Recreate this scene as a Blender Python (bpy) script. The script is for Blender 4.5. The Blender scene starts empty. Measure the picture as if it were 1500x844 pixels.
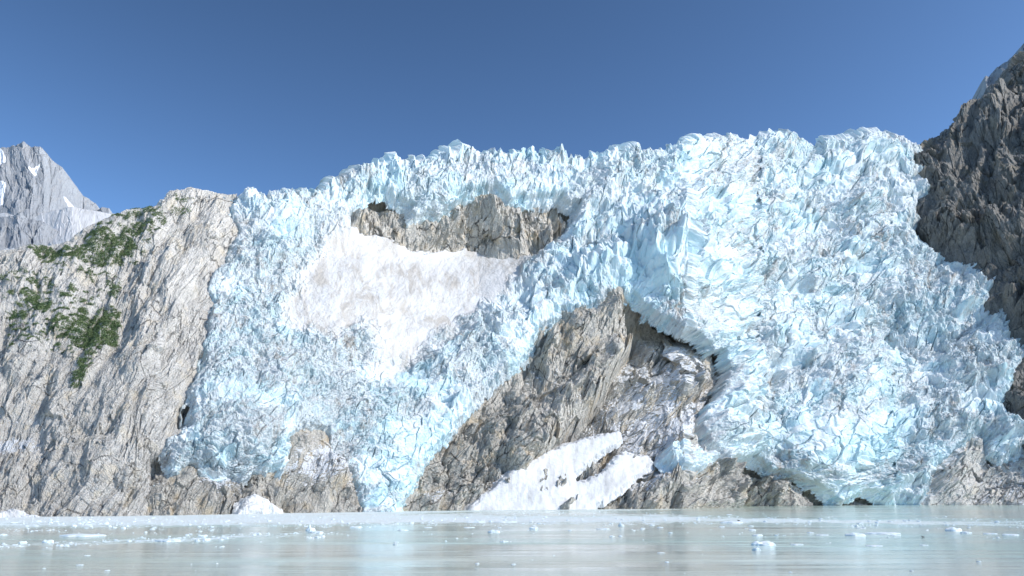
import bpy, math
import numpy as np
rad = math.radians
SC = bpy.context.scene
COL = SC.collection

# ------------------------------------------------------------------ camera, sky, sun, exposure
F = 1177.0; PITCH = math.atan(300.0 / F); H = 10.0
cam = bpy.data.cameras.new('camera'); cam.sensor_width = 36.0; cam.lens = 36.0 * F / 1500.0
cam.clip_start = 0.5; cam.clip_end = 30000
co = bpy.data.objects.new('camera', cam); COL.objects.link(co)
co.location = (0, 0, H); co.rotation_euler = (rad(90) + PITCH, 0, 0); SC.camera = co

SUN = np.array([0.77, -0.20, 0.60]); SUN /= np.linalg.norm(SUN)
elev = math.asin(SUN[2]); azim = math.atan2(SUN[0], SUN[1])
w = bpy.data.worlds.new('World'); SC.world = w; w.use_nodes = True
nt = w.node_tree; nt.nodes.clear()
wo = nt.nodes.new('ShaderNodeOutputWorld'); bg = nt.nodes.new('ShaderNodeBackground')
sky = nt.nodes.new('ShaderNodeTexSky'); sky.sky_type = 'NISHITA'; sky.sun_disc = False
sky.sun_elevation = elev; sky.sun_rotation = azim; sky.altitude = 0
sky.air_density = 0.55; sky.dust_density = 0.4; sky.ozone_density = 1.6
bg.inputs[1].default_value = 0.104; gm = nt.nodes.new('ShaderNodeGamma'); gm.inputs['Gamma'].default_value = 1.6
hs = nt.nodes.new('ShaderNodeHueSaturation'); hs.inputs['Saturation'].default_value = 0.90; hs.inputs['Hue'].default_value = 0.488
nt.links.new(sky.outputs[0], hs.inputs['Color']); nt.links.new(hs.outputs[0], gm.inputs[0]); nt.links.new(gm.outputs[0], bg.inputs[0]); nt.links.new(bg.outputs[0], wo.inputs[0])
sl = bpy.data.lights.new('sun', 'SUN'); sl.energy = 3.9; sl.angle = rad(0.53); sl.color = (1.0, 0.95, 0.87)
so = bpy.data.objects.new('sun', sl); COL.objects.link(so)
from mathutils import Vector
so.rotation_euler = Vector(SUN.tolist()).to_track_quat('Z', 'Y').to_euler()
so.location = (300, -100, 900)
SC.view_settings.view_transform = 'Standard'; SC.view_settings.look = 'None'
SC.view_settings.exposure = 0.10; SC.view_settings.gamma = 1.0
SC.cycles.max_bounces = 6; SC.cycles.diffuse_bounces = 4; SC.cycles.glossy_bounces = 3

# ------------------------------------------------------------------ noise
f32 = np.float32
def hsh(ix, iy, seed):
    h = (ix.astype(np.int64) * 374761393 + iy.astype(np.int64) * 668265263 + seed * 2147483647 + 1013904223) & 0xffffffff
    h = ((h ^ (h >> 13)) * 1274126177) & 0xffffffff
    h = ((h ^ (h >> 16)) * 2246822519) & 0xffffffff
    return (h ^ (h >> 15)) & 0xffffffff
def rnd(h, k=0):
    h = (h * (2654435761 + 2 * k * 7919) + k * 374761) & 0xffffffff
    h = ((h ^ (h >> 15)) * 2246822519) & 0xffffffff
    h = h ^ (h >> 13)
    return (h & 0xffffff).astype(f32) / f32(16777216.0)
def gn(x, y, seed=0):
    xi = np.floor(x); yi = np.floor(y); fx = (x - xi).astype(f32); fy = (y - yi).astype(f32)
    u = fx * fx * fx * (fx * (fx * 6 - 15) + 10); v = fy * fy * fy * (fy * (fy * 6 - 15) + 10)
    def g(dx, dy):
        a = rnd(hsh(xi + dx, yi + dy, seed)) * f32(6.2831853)
        return np.cos(a) * (fx - dx) + np.sin(a) * (fy - dy)
    a = g(0, 0); b = g(1, 0); c = g(0, 1); d = g(1, 1)
    return (a + (b - a) * u + (c - a) * v + (a - b - c + d) * u * v) * f32(1.5)
def fbm(x, y, o=4, seed=0, gain=0.5):
    s = 0; a = 1.0; t = 0
    for i in range(o):
        s = s + a * gn(x * 2.03 ** i + 17.3 * i, y * 2.03 ** i + 9.1 * i, seed + i); t += a; a *= gain
    return s / t
def ridged(x, y, o=4, seed=0, gain=0.5):
    s = 0; a = 1.0; t = 0
    for i in range(o):
        n = 1 - np.abs(gn(x * 2.03 ** i + 31.7 * i, y * 2.03 ** i + 5.1 * i, seed + i)) * 1.6
        s = s + a * n; t += a; a *= gain
    return s / t
def worley(x, y, seed):
    xi = np.floor(x); yi = np.floor(y)
    f1 = np.full(x.shape, 9, f32); f2 = f1.copy(); idd = np.zeros(x.shape, np.int64)
    dx0 = np.zeros(x.shape, f32); dy0 = dx0.copy()
    for j in (-1, 0, 1):
        for i in (-1, 0, 1):
            h = hsh(xi + i, yi + j, seed)
            ex = (x - (xi + i + 0.08 + 0.84 * rnd(h, 1))).astype(f32); ey = (y - (yi + j + 0.08 + 0.84 * rnd(h, 2))).astype(f32)
            d = ex * ex + ey * ey
            n = d < f1
            f2 = np.where(n, f1, np.minimum(f2, d)); f1 = np.where(n, d, f1)
            idd = np.where(n, h, idd); dx0 = np.where(n, ex, dx0); dy0 = np.where(n, ey, dy0)
    return np.sqrt(f1), np.sqrt(f2), idd, dx0, dy0
def blocks(x, y, seed, bias=0.6, tilt=1.2, hh=1.0):
    """tilted flat-topped blocks, about -0.5..0.5"""
    f1, f2, h, dx, dy = worley(x, y, seed)
    v = (rnd(h, 3) - 0.5) * hh + (rnd(h, 4) - 0.5) * tilt * dx + ((rnd(h, 5) - 0.5) * tilt - bias) * dy
    return v, f2 - f1, rnd(h, 6)
def crags(x, y, seed, k1=1.2, k2=1.9, hh=0.9, flat=0.12, skew=0.5):
    """upper envelope of randomly turned, flat-topped tents"""
    xi = np.floor(x); yi = np.floor(y); out = np.full(x.shape, -9, f32); idd = np.zeros(x.shape, f32)
    for j in (-1, 0, 1):
        for i in (-1, 0, 1):
            h = hsh(xi + i, yi + j, seed)
            ex = (x - (xi + i + rnd(h, 1))).astype(f32); ey = (y - (yi + j + rnd(h, 2))).astype(f32)
            a = (rnd(h, 3) - .5) * 1.6; c = np.cos(a); s = np.sin(a); u = ex * c + ey * s; v = -ex * s + ey * c
            r = rnd(h, 4); v_ = hh * r - np.maximum(np.maximum(np.abs(u) * k1 * np.where(u > 0, 1 + skew, 1 - skew * .5), np.abs(v) * k2 * np.where(v > 0, 1 + skew, 1 - skew * .6)), flat)
            n = v_ > out; out = np.where(n, v_, out); idd = np.where(n, r, idd)
    return out + 0.25, idd
def sst(a, b, x):
    t = np.clip((x - a) / (b - a), 0, 1); return t * t * (3 - 2 * t)
def gau(px, py, cx, cy, sx, sy): return np.exp(-((px - cx) / sx) ** 2 - ((py - cy) / sy) ** 2)
def pl(pts):
    a = np.array(pts, float); return lambda x: np.interp(x, a[:, 0], a[:, 1])
def sdf(px, py, poly, reach=45, warp=0.0, seed=91):
    """distance inside (+) or outside (-) an outline"""
    P = np.array(poly, float); out = np.full(px.shape, -999.0, f32)
    m = (px > P[:, 0].min() - reach) & (px < P[:, 0].max() + reach) & (py > P[:, 1].min() - reach) & (py < P[:, 1].max() + reach)
    x = px[m]; y = py[m]
    if warp:
        wx = gn(x / 16, y / 16, seed) * 3 + gn(x / 6, y / 6, seed + 1) * 1.8 + gn(x / 2.7, y / 2.7, seed + 5) * 0.8
        wy = gn(x / 16, y / 16, seed + 2) * 3 + gn(x / 6, y / 6, seed + 3) * 1.8 + gn(x / 2.7, y / 2.7, seed + 6) * 0.8
        x = x + wx * warp; y = y + wy * warp
    d = np.full(x.shape, 1e9); ins = np.zeros(x.shape, bool)
    for i in range(len(P)):
        ax, ay = P[i]; bx, by = P[(i + 1) % len(P)]
        ex, ey = bx - ax, by - ay; L = ex * ex + ey * ey + 1e-9
        t = np.clip(((x - ax) * ex + (y - ay) * ey) / L, 0, 1)
        d = np.minimum(d, (x - ax - t * ex) ** 2 + (y - ay - t * ey) ** 2)
        if ay != by: ins ^= ((ay > y) != (by > y)) & (x < (bx - ax) * (y - ay) / (by - ay) + ax)
    out[m] = np.where(ins, np.sqrt(d), -np.sqrt(d)); return out

# ------------------------------------------------------------------ the lie of the land (surveyed as bearings from the boat)
CP, SP = math.cos(PITCH), math.sin(PITCH)
def tz(py): yr = (422 - py) / F; return (SP + yr * CP) / (CP - yr * SP)
def place(px, py, Y):
    yr = (422 - py) / F; Yw = CP - yr * SP
    return np.stack([(px - 750) / F / Yw * Y, Y + 0 * px, H + (SP + yr * CP) / Yw * Y], -1)
shore = pl([(-300, 760), (0, 757), (230, 755), (520, 750), (700, 747), (1000, 745), (1100, 742), (1300, 740), (1900, 740)])
slope = pl([(-300, 1.2), (0, 1.2), (250, 1.25), (1900, 1.25)])
def base(px, py):
    Ys = -H / tz(shore(px)); ts = -H / Ys
    Y = Ys / (1 - (tz(py) - ts) / slope(px))
    m = 1 + 0.055 * gau(px, py, 680, 375, 150, 38) - 0.02 * gau(px, py, 690, 285, 150, 25)
    m = m - 0.05 * gau(px, py, 1210, 630, 130, 85) - 0.035 * gau(px, py, 350, 610, 100, 80)
    m = m - 0.03 * gau(px, py, 1000, 400, 130, 50) + 0.03 * gau(px, py, 1000, 590, 60, 90) - 0.02 * gau(px, py, 740, 620, 90, 90)
    m = m - 0.03 * gau(px, py, 170, 560, 130, 160)
    m = m + 0.012 * fbm(px / 140, py / 110, 2, 3)
    return Y * m

RIDGE = [(-400, 380), (-200, 375), (0, 369), (40, 361), (80, 358), (101, 352), (109, 343), (133, 328), (166, 314), (192, 306), (229, 303), (252, 280), (279, 273.6), (298, 278), (318, 283), (330, 284),
         (345, 296), (335, 313), (348, 333), (350, 346), (338, 362), (332, 379), (328, 389), (312, 405), (304, 428), (313, 447), (310, 462), (302, 480), (306, 493), (298, 519), (291, 549),
         (280, 571), (272, 598), (275, 626), (262, 640), (243, 646), (240, 670), (238, 706), (222, 728), (214, 752), (214, 785), (-400, 785)]
SHORER = [(205, 785), (207, 752), (216, 728), (236, 708), (255, 698), (276, 681), (296, 700), (316, 712), (334, 700), (350, 712), (366, 694), (386, 700), (394, 684), (408, 696), (413, 688),
         (420, 664), (424, 641), (436, 630), (452, 627), (477, 632), (479, 650), (480, 666), (499, 676), (511, 696), (519, 720), (524, 739), (527, 752), (527, 785)]
RCAVES = [[(290, 515), (301, 518), (300, 545), (291, 552), (287, 540)], [(258, 594), (276, 578), (285, 590), (277, 628), (262, 626)],
          [(219, 672), (236, 665), (246, 668), (246, 700), (232, 718), (220, 712)], [(355, 707), (366, 703), (368, 712), (358, 719)], [(417, 640), (424, 640), (424, 650), (416, 652)]]
UPPER = [(512, 315), (529, 303), (537, 287), (563, 288), (581, 295), (600, 303), (604, 321), (622, 314), (638, 320), (650, 314), (661, 299), (684, 290), (707, 286), (725, 286), (743, 299),
         (771, 297), (803, 295), (821, 291), (832, 302), (844, 305), (842, 322), (828, 344), (807, 361), (784, 376), (764, 376), (728, 380), (700, 372), (680, 367), (645, 368),
         (620, 371), (599, 367), (570, 352), (531, 344), (512, 335)]
UCAVES = [[(536, 285), (565, 286), (580, 294), (606, 302), (604, 308), (575, 301), (540, 292)], [(659, 296), (676, 288), (685, 290), (662, 299)],
          [(706, 285), (726, 285), (745, 297), (740, 303), (722, 293), (708, 290)], [(750, 296), (765, 293), (765, 299), (752, 300)], [(826, 300), (846, 303), (844, 322), (826, 348), (812, 358), (833, 322)]]
LOWER = [(586, 752), (590, 735), (604, 715), (615, 696), (619, 676), (637, 652), (658, 640), (671, 618), (688, 597), (700, 583), (719, 562), (743, 549), (773, 523), (778, 501), (786, 486),
         (803, 478), (822, 470), (821, 457), (842, 457), (874, 452), (892, 434), (906, 429), (928, 432), (942, 443), (950, 461), (977, 473), (985, 483), (1002, 490), (1019, 497),
         (1030, 512), (1049, 522), (1058, 549), (1042, 582), (1024, 605), (1020, 640), (1030, 658), (1042, 668), (1062, 677), (1100, 674), (1126, 690), (1165, 702), (1199, 715), (1225, 738),
         (1260, 722), (1298, 734), (1320, 729), (1342, 738), (1362, 755), (1362, 790), (586, 790)]
LCAVES = [[(1060, 676), (1100, 672), (1126, 690), (1118, 708), (1100, 716), (1072, 706)], [(1150, 702), (1200, 714), (1226, 739), (1262, 720), (1298, 733), (1320, 728), (1345, 739), (1345, 752), (1190, 752), (1180, 715)]]
CLIFF = [(1500, -60), (1500, 72), (1490, 84), (1480, 100), (1474, 122), (1448, 137), (1430, 154), (1413, 165), (1398, 184), (1366, 203), (1354, 219), (1335, 237), (1338, 245), (1359, 251), (1345, 260), (1359, 279),
         (1337, 301), (1341, 319), (1331, 341), (1345, 358), (1379, 371), (1399, 378), (1423, 376), (1448, 388), (1444, 403), (1463, 428), (1444, 445), (1468, 448), (1483, 468), (1492, 482),
         (1520, 505), (1500, 531), (1480, 562), (1476, 597), (1502, 622), (1530, 660), (1800, 700), (1800, -60)]
KNOB = [(1342, 790), (1345, 738), (1358, 724), (1363, 692), (1376, 678), (1402, 655), (1411, 652), (1420, 638), (1434, 634), (1446, 645), (1449, 664), (1464, 672), (1482, 668), (1500, 655), (1540, 640), (1800, 640), (1800, 790)]
KCAVES = [[(1434, 634), (1447, 643), (1462, 668), (1456, 680), (1446, 666)]]
ROCKS = [(RIDGE, 1), (SHORER, 1), (UPPER, 1), (LOWER, 1), (CLIFF, 1), (KNOB, 1)]
crest_ice = pl([(-100, 330), (250, 300), (328, 286), (345, 282), (400, 278), (440, 275), (470, 272), (488, 262), (504, 261), (515, 246), (524, 243), (540, 249), (563, 247), (574, 238), (602, 242), (623, 236), (655, 232),
                (677, 227), (698, 236), (711, 231), (760, 224), (785, 231), (824, 228), (842, 231), (871, 231), (903, 230), (917, 221), (970, 211), (1002, 206), (1055, 200), (1091, 203), (1145, 206),
                (1200, 212), (1259, 208), (1314, 205), (1339, 208), (1365, 208), (1500, 205), (1900, 205)])

_ci = crest_ice
def crest_ice(x): return _ci(x) + np.interp(x, [200, 330, 400, 480, 560, 900, 1000, 1200, 1340, 1700], [8, 10, 19, 18, 15, 13, 12, 13, 16, 16])
def grid(x0, x1, y0, y1, st):
    return np.meshgrid(np.arange(x0, x1 + st, st), np.arange(y0, y1 + st, st))
def normals(P):
    gx = np.gradient(P, axis=1); gy = np.gradient(P, axis=0)
    n = np.cross(gx, -gy); n /= np.linalg.norm(n, axis=-1, keepdims=True) + 1e-9
    n[n[..., 1] > 0] *= -1
    return n
def sheet_points(px, py, depthf, crest=None, kb=1.6, kz=0.25):
    pe = py if crest is None else np.maximum(py, crest(px))
    P = place(px, pe, depthf(px, pe)); over = pe - py
    P[..., 1] += over * kb * P[..., 1] / F; P[..., 2] -= over * kz * P[..., 1] / F
    return P
def tag(o, label=None, cat=None, group=None, kind=None):
    for k, v in (('label', label), ('category', cat), ('group', group), ('kind', kind)):
        if v: o[k] = v
    return o
def build(name, P, keep, mats, attrs=None, midx=None, parent=None, origin=None, smooth=False):
    """link the kept cells of a surveyed surface as ONE mesh object"""
    ny, nx = P.shape[:2]; q = keep[:-1, :-1] & keep[1:, :-1] & keep[:-1, 1:] & keep[1:, 1:]
    idx = np.arange(ny * nx).reshape(ny, nx)
    fa = np.stack([idx[:-1, :-1][q], idx[1:, :-1][q], idx[1:, 1:][q], idx[:-1, 1:][q]], -1)
    used = np.unique(fa); remap = np.full(ny * nx, -1); remap[used] = np.arange(len(used)); fa = remap[fa]
    V = P.reshape(-1, 3)[used]
    org = V.mean(0) if origin is None else np.array(origin, float)
    if origin is None: org[2] = max(0, V[:, 2].min())
    return rawmesh(name, V - org, fa, mats, org, {k: v.reshape(-1, *v.shape[2:])[used] for k, v in (attrs or {}).items()}, parent, smooth)
def rawmesh(name, V, fa, mats, org=(0, 0, 0), attrs=None, parent=None, smooth=False, link=True):
    me = bpy.data.meshes.new(name); nf, k = fa.shape
    me.vertices.add(len(V)); me.vertices.foreach_set('co', np.ascontiguousarray(V, f32).ravel())
    me.loops.add(nf * k); me.loops.foreach_set('vertex_index', np.ascontiguousarray(fa, np.int32).ravel())
    me.polygons.add(nf); me.polygons.foreach_set('loop_start', np.arange(0, nf * k, k, dtype=np.int32))
    me.polygons.foreach_set('loop_total', np.full(nf, k, np.int32))
    me.polygons.foreach_set('use_smooth', np.full(nf, smooth, bool))
    me.update(calc_edges=True)
    for kk, v in (attrs or {}).items():
        if v.ndim == 1:
            a = me.attributes.new(kk, 'FLOAT', 'POINT'); a.data.foreach_set('value', np.ascontiguousarray(v, f32))
        else:
            a = me.attributes.new(kk, 'FLOAT_VECTOR', 'POINT'); a.data.foreach_set('vector', np.ascontiguousarray(v, f32).ravel())
    for m in (mats if isinstance(mats, (list, tuple)) else [mats]): me.materials.append(m)
    o = bpy.data.objects.new(name, me); o.location = tuple(float(c) for c in org)
    if link: COL.objects.link(o)
    if parent: o.parent = parent
    return o

# ------------------------------------------------------------------ materials
class NT:
    def __init__(s, name):
        s.m = bpy.data.materials.new(name); s.m.use_nodes = True; s.t = s.m.node_tree; s.t.nodes.clear()
        s.out = s.n('ShaderNodeOutputMaterial'); s.b = s.n('ShaderNodeBsdfPrincipled'); s.l(s.b.outputs[0], s.out.inputs[0])
    def n(s, k, **kw):
        nd = s.t.nodes.new(k)
        for a, v in kw.items(): setattr(nd, a, v)
        return nd
    def l(s, a, b): s.t.links.new(a, b)
    def put(s, sock, v):
        if hasattr(v, 'is_linked'): s.l(v, sock)
        elif isinstance(v, tuple) and len(v) == 3 and sock.type == 'RGBA': sock.default_value = (*v, 1)
        else: sock.default_value = v
    def attr(s, name, vec=False): nd = s.n('ShaderNodeAttribute', attribute_name=name); return nd.outputs['Vector' if vec else 'Fac']
    def noise(s, vec, scale, detail=4, rough=0.55, dist=0.0, kind=None):
        nd = s.n('ShaderNodeTexNoise')
        if kind: nd.noise_type = kind
        nd.inputs['Scale'].default_value = scale; nd.inputs['Detail'].default_value = detail; nd.inputs['Roughness'].default_value = rough; nd.inputs['Distortion'].default_value = dist
        s.l(vec, nd.inputs['Vector']); return nd.outputs[0]
    def vor(s, vec, scale, feature='F1', out='Distance'):
        nd = s.n('ShaderNodeTexVoronoi', feature=feature); nd.inputs['Scale'].default_value = scale; s.l(vec, nd.inputs['Vector']); return nd.outputs[out]
    def ramp(s, v, a, b, lo=0.0, hi=1.0):
        nd = s.n('ShaderNodeMapRange'); nd.interpolation_type = 'SMOOTHSTEP'
        s.put(nd.inputs[0], v)
        for i, x in enumerate((a, b, lo, hi)): nd.inputs[i + 1].default_value = x
        return nd.outputs[0]
    def mix(s, f, a, b, mode='MIX'):
        nd = s.n('ShaderNodeMix', data_type='RGBA', blend_type=mode); s.put(nd.inputs[0], f); s.put(nd.inputs[6], a); s.put(nd.inputs[7], b); return nd.outputs[2]
    def math(s, op, a, b=0.0):
        nd = s.n('ShaderNodeMath', operation=op); s.put(nd.inputs[0], a); s.put(nd.inputs[1], b); return nd.outputs[0]
    def scale(s, vec, v):
        nd = s.n('ShaderNodeVectorMath', operation='MULTIPLY'); s.l(vec, nd.inputs[0]); nd.inputs[1].default_value = v; return nd.outputs[0]
    def bump(s, h, dist, strength=1.0, prev=None):
        nd = s.n('ShaderNodeBump'); nd.inputs['Strength'].default_value = strength; nd.inputs['Distance'].default_value = dist; s.l(h, nd.inputs['Height'])
        if prev is not None: s.l(prev, nd.inputs['Normal'])
        return nd.outputs[0]
    def nz(s):
        g = s.n('ShaderNodeNewGeometry'); sp = s.n('ShaderNodeSeparateXYZ'); s.l(g.outputs['True Normal'], sp.inputs[0]); return sp.outputs[2]

def mat_ice(name='glacier_ice', dirty=1.0):
    k = NT(name); fl = k.attr('flow', True); snow = k.attr('snow'); dirt = k.attr('dirt'); blue = k.attr('blue')
    nz = k.nz()
    n1 = k.noise(fl, 0.35, 5, 0.6); n2 = k.noise(fl, 0.06, 3, 0.5); n3 = k.noise(fl, 1.1, 4, 0.65)
    # weathered crusty white ice on the gentle faces, clear blue ice on steep broken ones
    rub = k.attr('rub'); steep = k.ramp(nz, 0.15, 0.72, 1.0, 0.0)
    bl = k.math('ADD', k.math('MULTIPLY', steep, 0.30), k.math('MULTIPLY', blue, k.ramp(nz, .2, .8, 1.15, .6)))
    bl = k.math('MINIMUM', k.math('MULTIPLY', bl, k.ramp(n1, 0.3, 0.68, 0.6, 1.2)), 1.0)
    c = k.mix(bl, (0.775, 0.805, 0.81), (0.54, 0.715, 0.765))
    ds = k.noise(k.scale(fl, (1, .45, 1)), 0.075, 7, 0.72, 0.8)
    d2 = k.math('MULTIPLY', k.ramp(ds, 0.50, 0.66), k.math('MULTIPLY', dirt, 1.0 * dirty))
    c = k.mix(d2, c, (0.47, 0.44, 0.40))
    spk = k.math('MULTIPLY', k.ramp(n3, 0.56, 0.72), k.math('ADD', k.math('MULTIPLY', dirt, 0.65), k.math('MULTIPLY', rub, .22)))
    c = k.mix(spk, c, (0.30, 0.285, 0.265))
    sc = k.mix(k.math('MULTIPLY', k.ramp(k.noise(k.scale(fl, (1, .5, 1)), 0.05, 8, 0.72, 0.8), 0.40, 0.64), k.ramp(dirt, 0, .45, .3, 1.0)), (0.625, 0.625, 0.62), (0.44, 0.41, 0.37))
    c = k.mix(snow, c, sc)
    k.put(k.b.inputs['Base Color'], c); k.b.inputs['Roughness'].default_value = 0.55
    k.b.inputs['Specular IOR Level'].default_value = 0.25
    h = k.math('ADD', n1, k.math('MULTIPLY', n3, 0.45))
    amt = k.math('MULTIPLY', h, k.ramp(snow, 0, 1, 1.0, 0.25))
    k.put(k.b.inputs['Normal'], k.bump(k.math('MULTIPLY', amt, k.ramp(rub, 0, 1, .3, 1.0)), 2.2, 1.0)); return k.m

def mat_rock(name, light, dark, warm, snowy=0.0, crack=0.7, stripes=0.5, mottle=1.0):
    k = NT(name); fl = k.attr('flow', True); pos = k.attr('iso', True); snow = k.attr('snow'); nz = k.nz()
    st = k.noise(k.scale(fl, (1, 0.16, 1)), 0.42, 8, 0.78, 0.0)       # bedding drawn out along the strata
    zone = k.noise(pos, 0.022, 3, 0.5); zone2 = k.noise(pos, 0.05, 3, 0.5, .5)
    n1 = k.noise(pos, 0.045, 5, 0.6); n2 = k.noise(pos, 0.45, 6, 0.75); n3 = k.noise(pos, 0.12, 5, 0.65, 0.5)
    mid = tuple(a * .62 + b * .38 for a, b in zip(light, dark))
    c = k.mix(k.math('MULTIPLY', k.math('ADD', k.ramp(n3, 0.38, 0.62), k.ramp(k.attr('tone'), .3, .7)), .5), light, mid)
    sa = k.math('MULTIPLY', k.ramp(zone2, .36, .62, .15, 1.0), stripes)
    c = k.mix(k.math('MULTIPLY', k.ramp(st, 0.48, 0.60), sa), c, dark)
    c = k.mix(k.ramp(n1, 0.52, 0.66, 0, 0.8), c, warm)
    c = k.mix(k.math('MULTIPLY', k.ramp(n2, 0.53, 0.66), k.ramp(zone, .4, .6, .15 * mottle, .7 * mottle)), c, dark)
    c = k.mix(k.math('MULTIPLY', k.ramp(n2, 0.47, 0.36), 0.5 * mottle), c, tuple(min(.78, a * 1.3) for a in light))
    c = k.mix(k.ramp(zone, .5, .64, 0, .35), c, mid)
    cr = k.vor(k.scale(fl, (1, 0.35, 1)), 0.035, 'DISTANCE_TO_EDGE')
    cm = k.math('MULTIPLY', k.math('MULTIPLY', k.ramp(k.math('ADD', cr, k.math('MULTIPLY', n2, 0.08)), 0.04, 0.055, 1, 0), crack), k.ramp(zone2, .62, .45, .05, 1.0))
    c = k.mix(cm, c, tuple(a * 0.3 for a in dark))
    sn = k.math('MULTIPLY', k.ramp(k.math('ADD', k.math('ADD', nz, k.math('MULTIPLY', n3, 0.5)), k.math('MULTIPLY', snow, 0.75)), 1.25, 1.33), k.ramp(snow, 0.02, 0.12))
    c = k.mix(sn, c, (0.84, 0.86, 0.88))
    k.put(k.b.inputs['Base Color'], c); k.b.inputs['Roughness'].default_value = 0.85; k.b.inputs['Specular IOR Level'].default_value = 0.2
    fc = k.vor(k.scale(fl, (1, 0.5, 1)), 0.22); fc2 = k.vor(pos, 0.55)
    h = k.math('ADD', k.math('ADD', k.math('MULTIPLY', st, 0.3), k.math('MULTIPLY', n2, 1.2)), k.math('ADD', k.math('MULTIPLY', n3, 1.5), k.math('MULTIPLY', fc2, 0.35))); h = k.math('SUBTRACT', h, k.math('MULTIPLY', cm, 0.5))
    k.put(k.b.inputs['Normal'], k.bump(h, 1.5, 1.0)); return k.m

def mat_snow(name):
    k = NT(name); fl = k.attr('flow', True)
    d = k.ramp(k.noise(k.scale(fl, (1, 0.3, 1)), 0.12, 5, 0.6, 0.3), 0.42, 0.68, 0, 0.8)
    c = k.mix(d, (0.63, 0.635, 0.635), (0.46, 0.455, 0.44)); k.put(k.b.inputs['Base Color'], c); k.b.inputs['Roughness'].default_value = 0.7
    k.put(k.b.inputs['Normal'], k.bump(k.noise(k.scale(fl, (1, .5, 1)), 0.2, 5, 0.6), 0.7, 0.6)); return k.m

M_ICE = mat_ice()
M_RIDGE = mat_rock('pale_granite', (0.80, 0.765, 0.70), (0.30, 0.285, 0.265), (0.78, 0.70, 0.57), crack=0.8, stripes=0.85)
M_OUT = mat_rock('weathered_rock', (0.70, 0.655, 0.575), (0.20, 0.19, 0.175), (0.64, 0.53, 0.38), crack=0.9, stripes=0.8)
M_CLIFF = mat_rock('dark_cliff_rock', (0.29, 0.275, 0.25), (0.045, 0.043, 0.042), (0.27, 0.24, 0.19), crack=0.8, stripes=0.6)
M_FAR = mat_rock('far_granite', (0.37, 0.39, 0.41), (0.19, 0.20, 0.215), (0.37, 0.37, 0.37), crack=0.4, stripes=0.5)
M_SNOW = mat_snow('old_snow')

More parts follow.
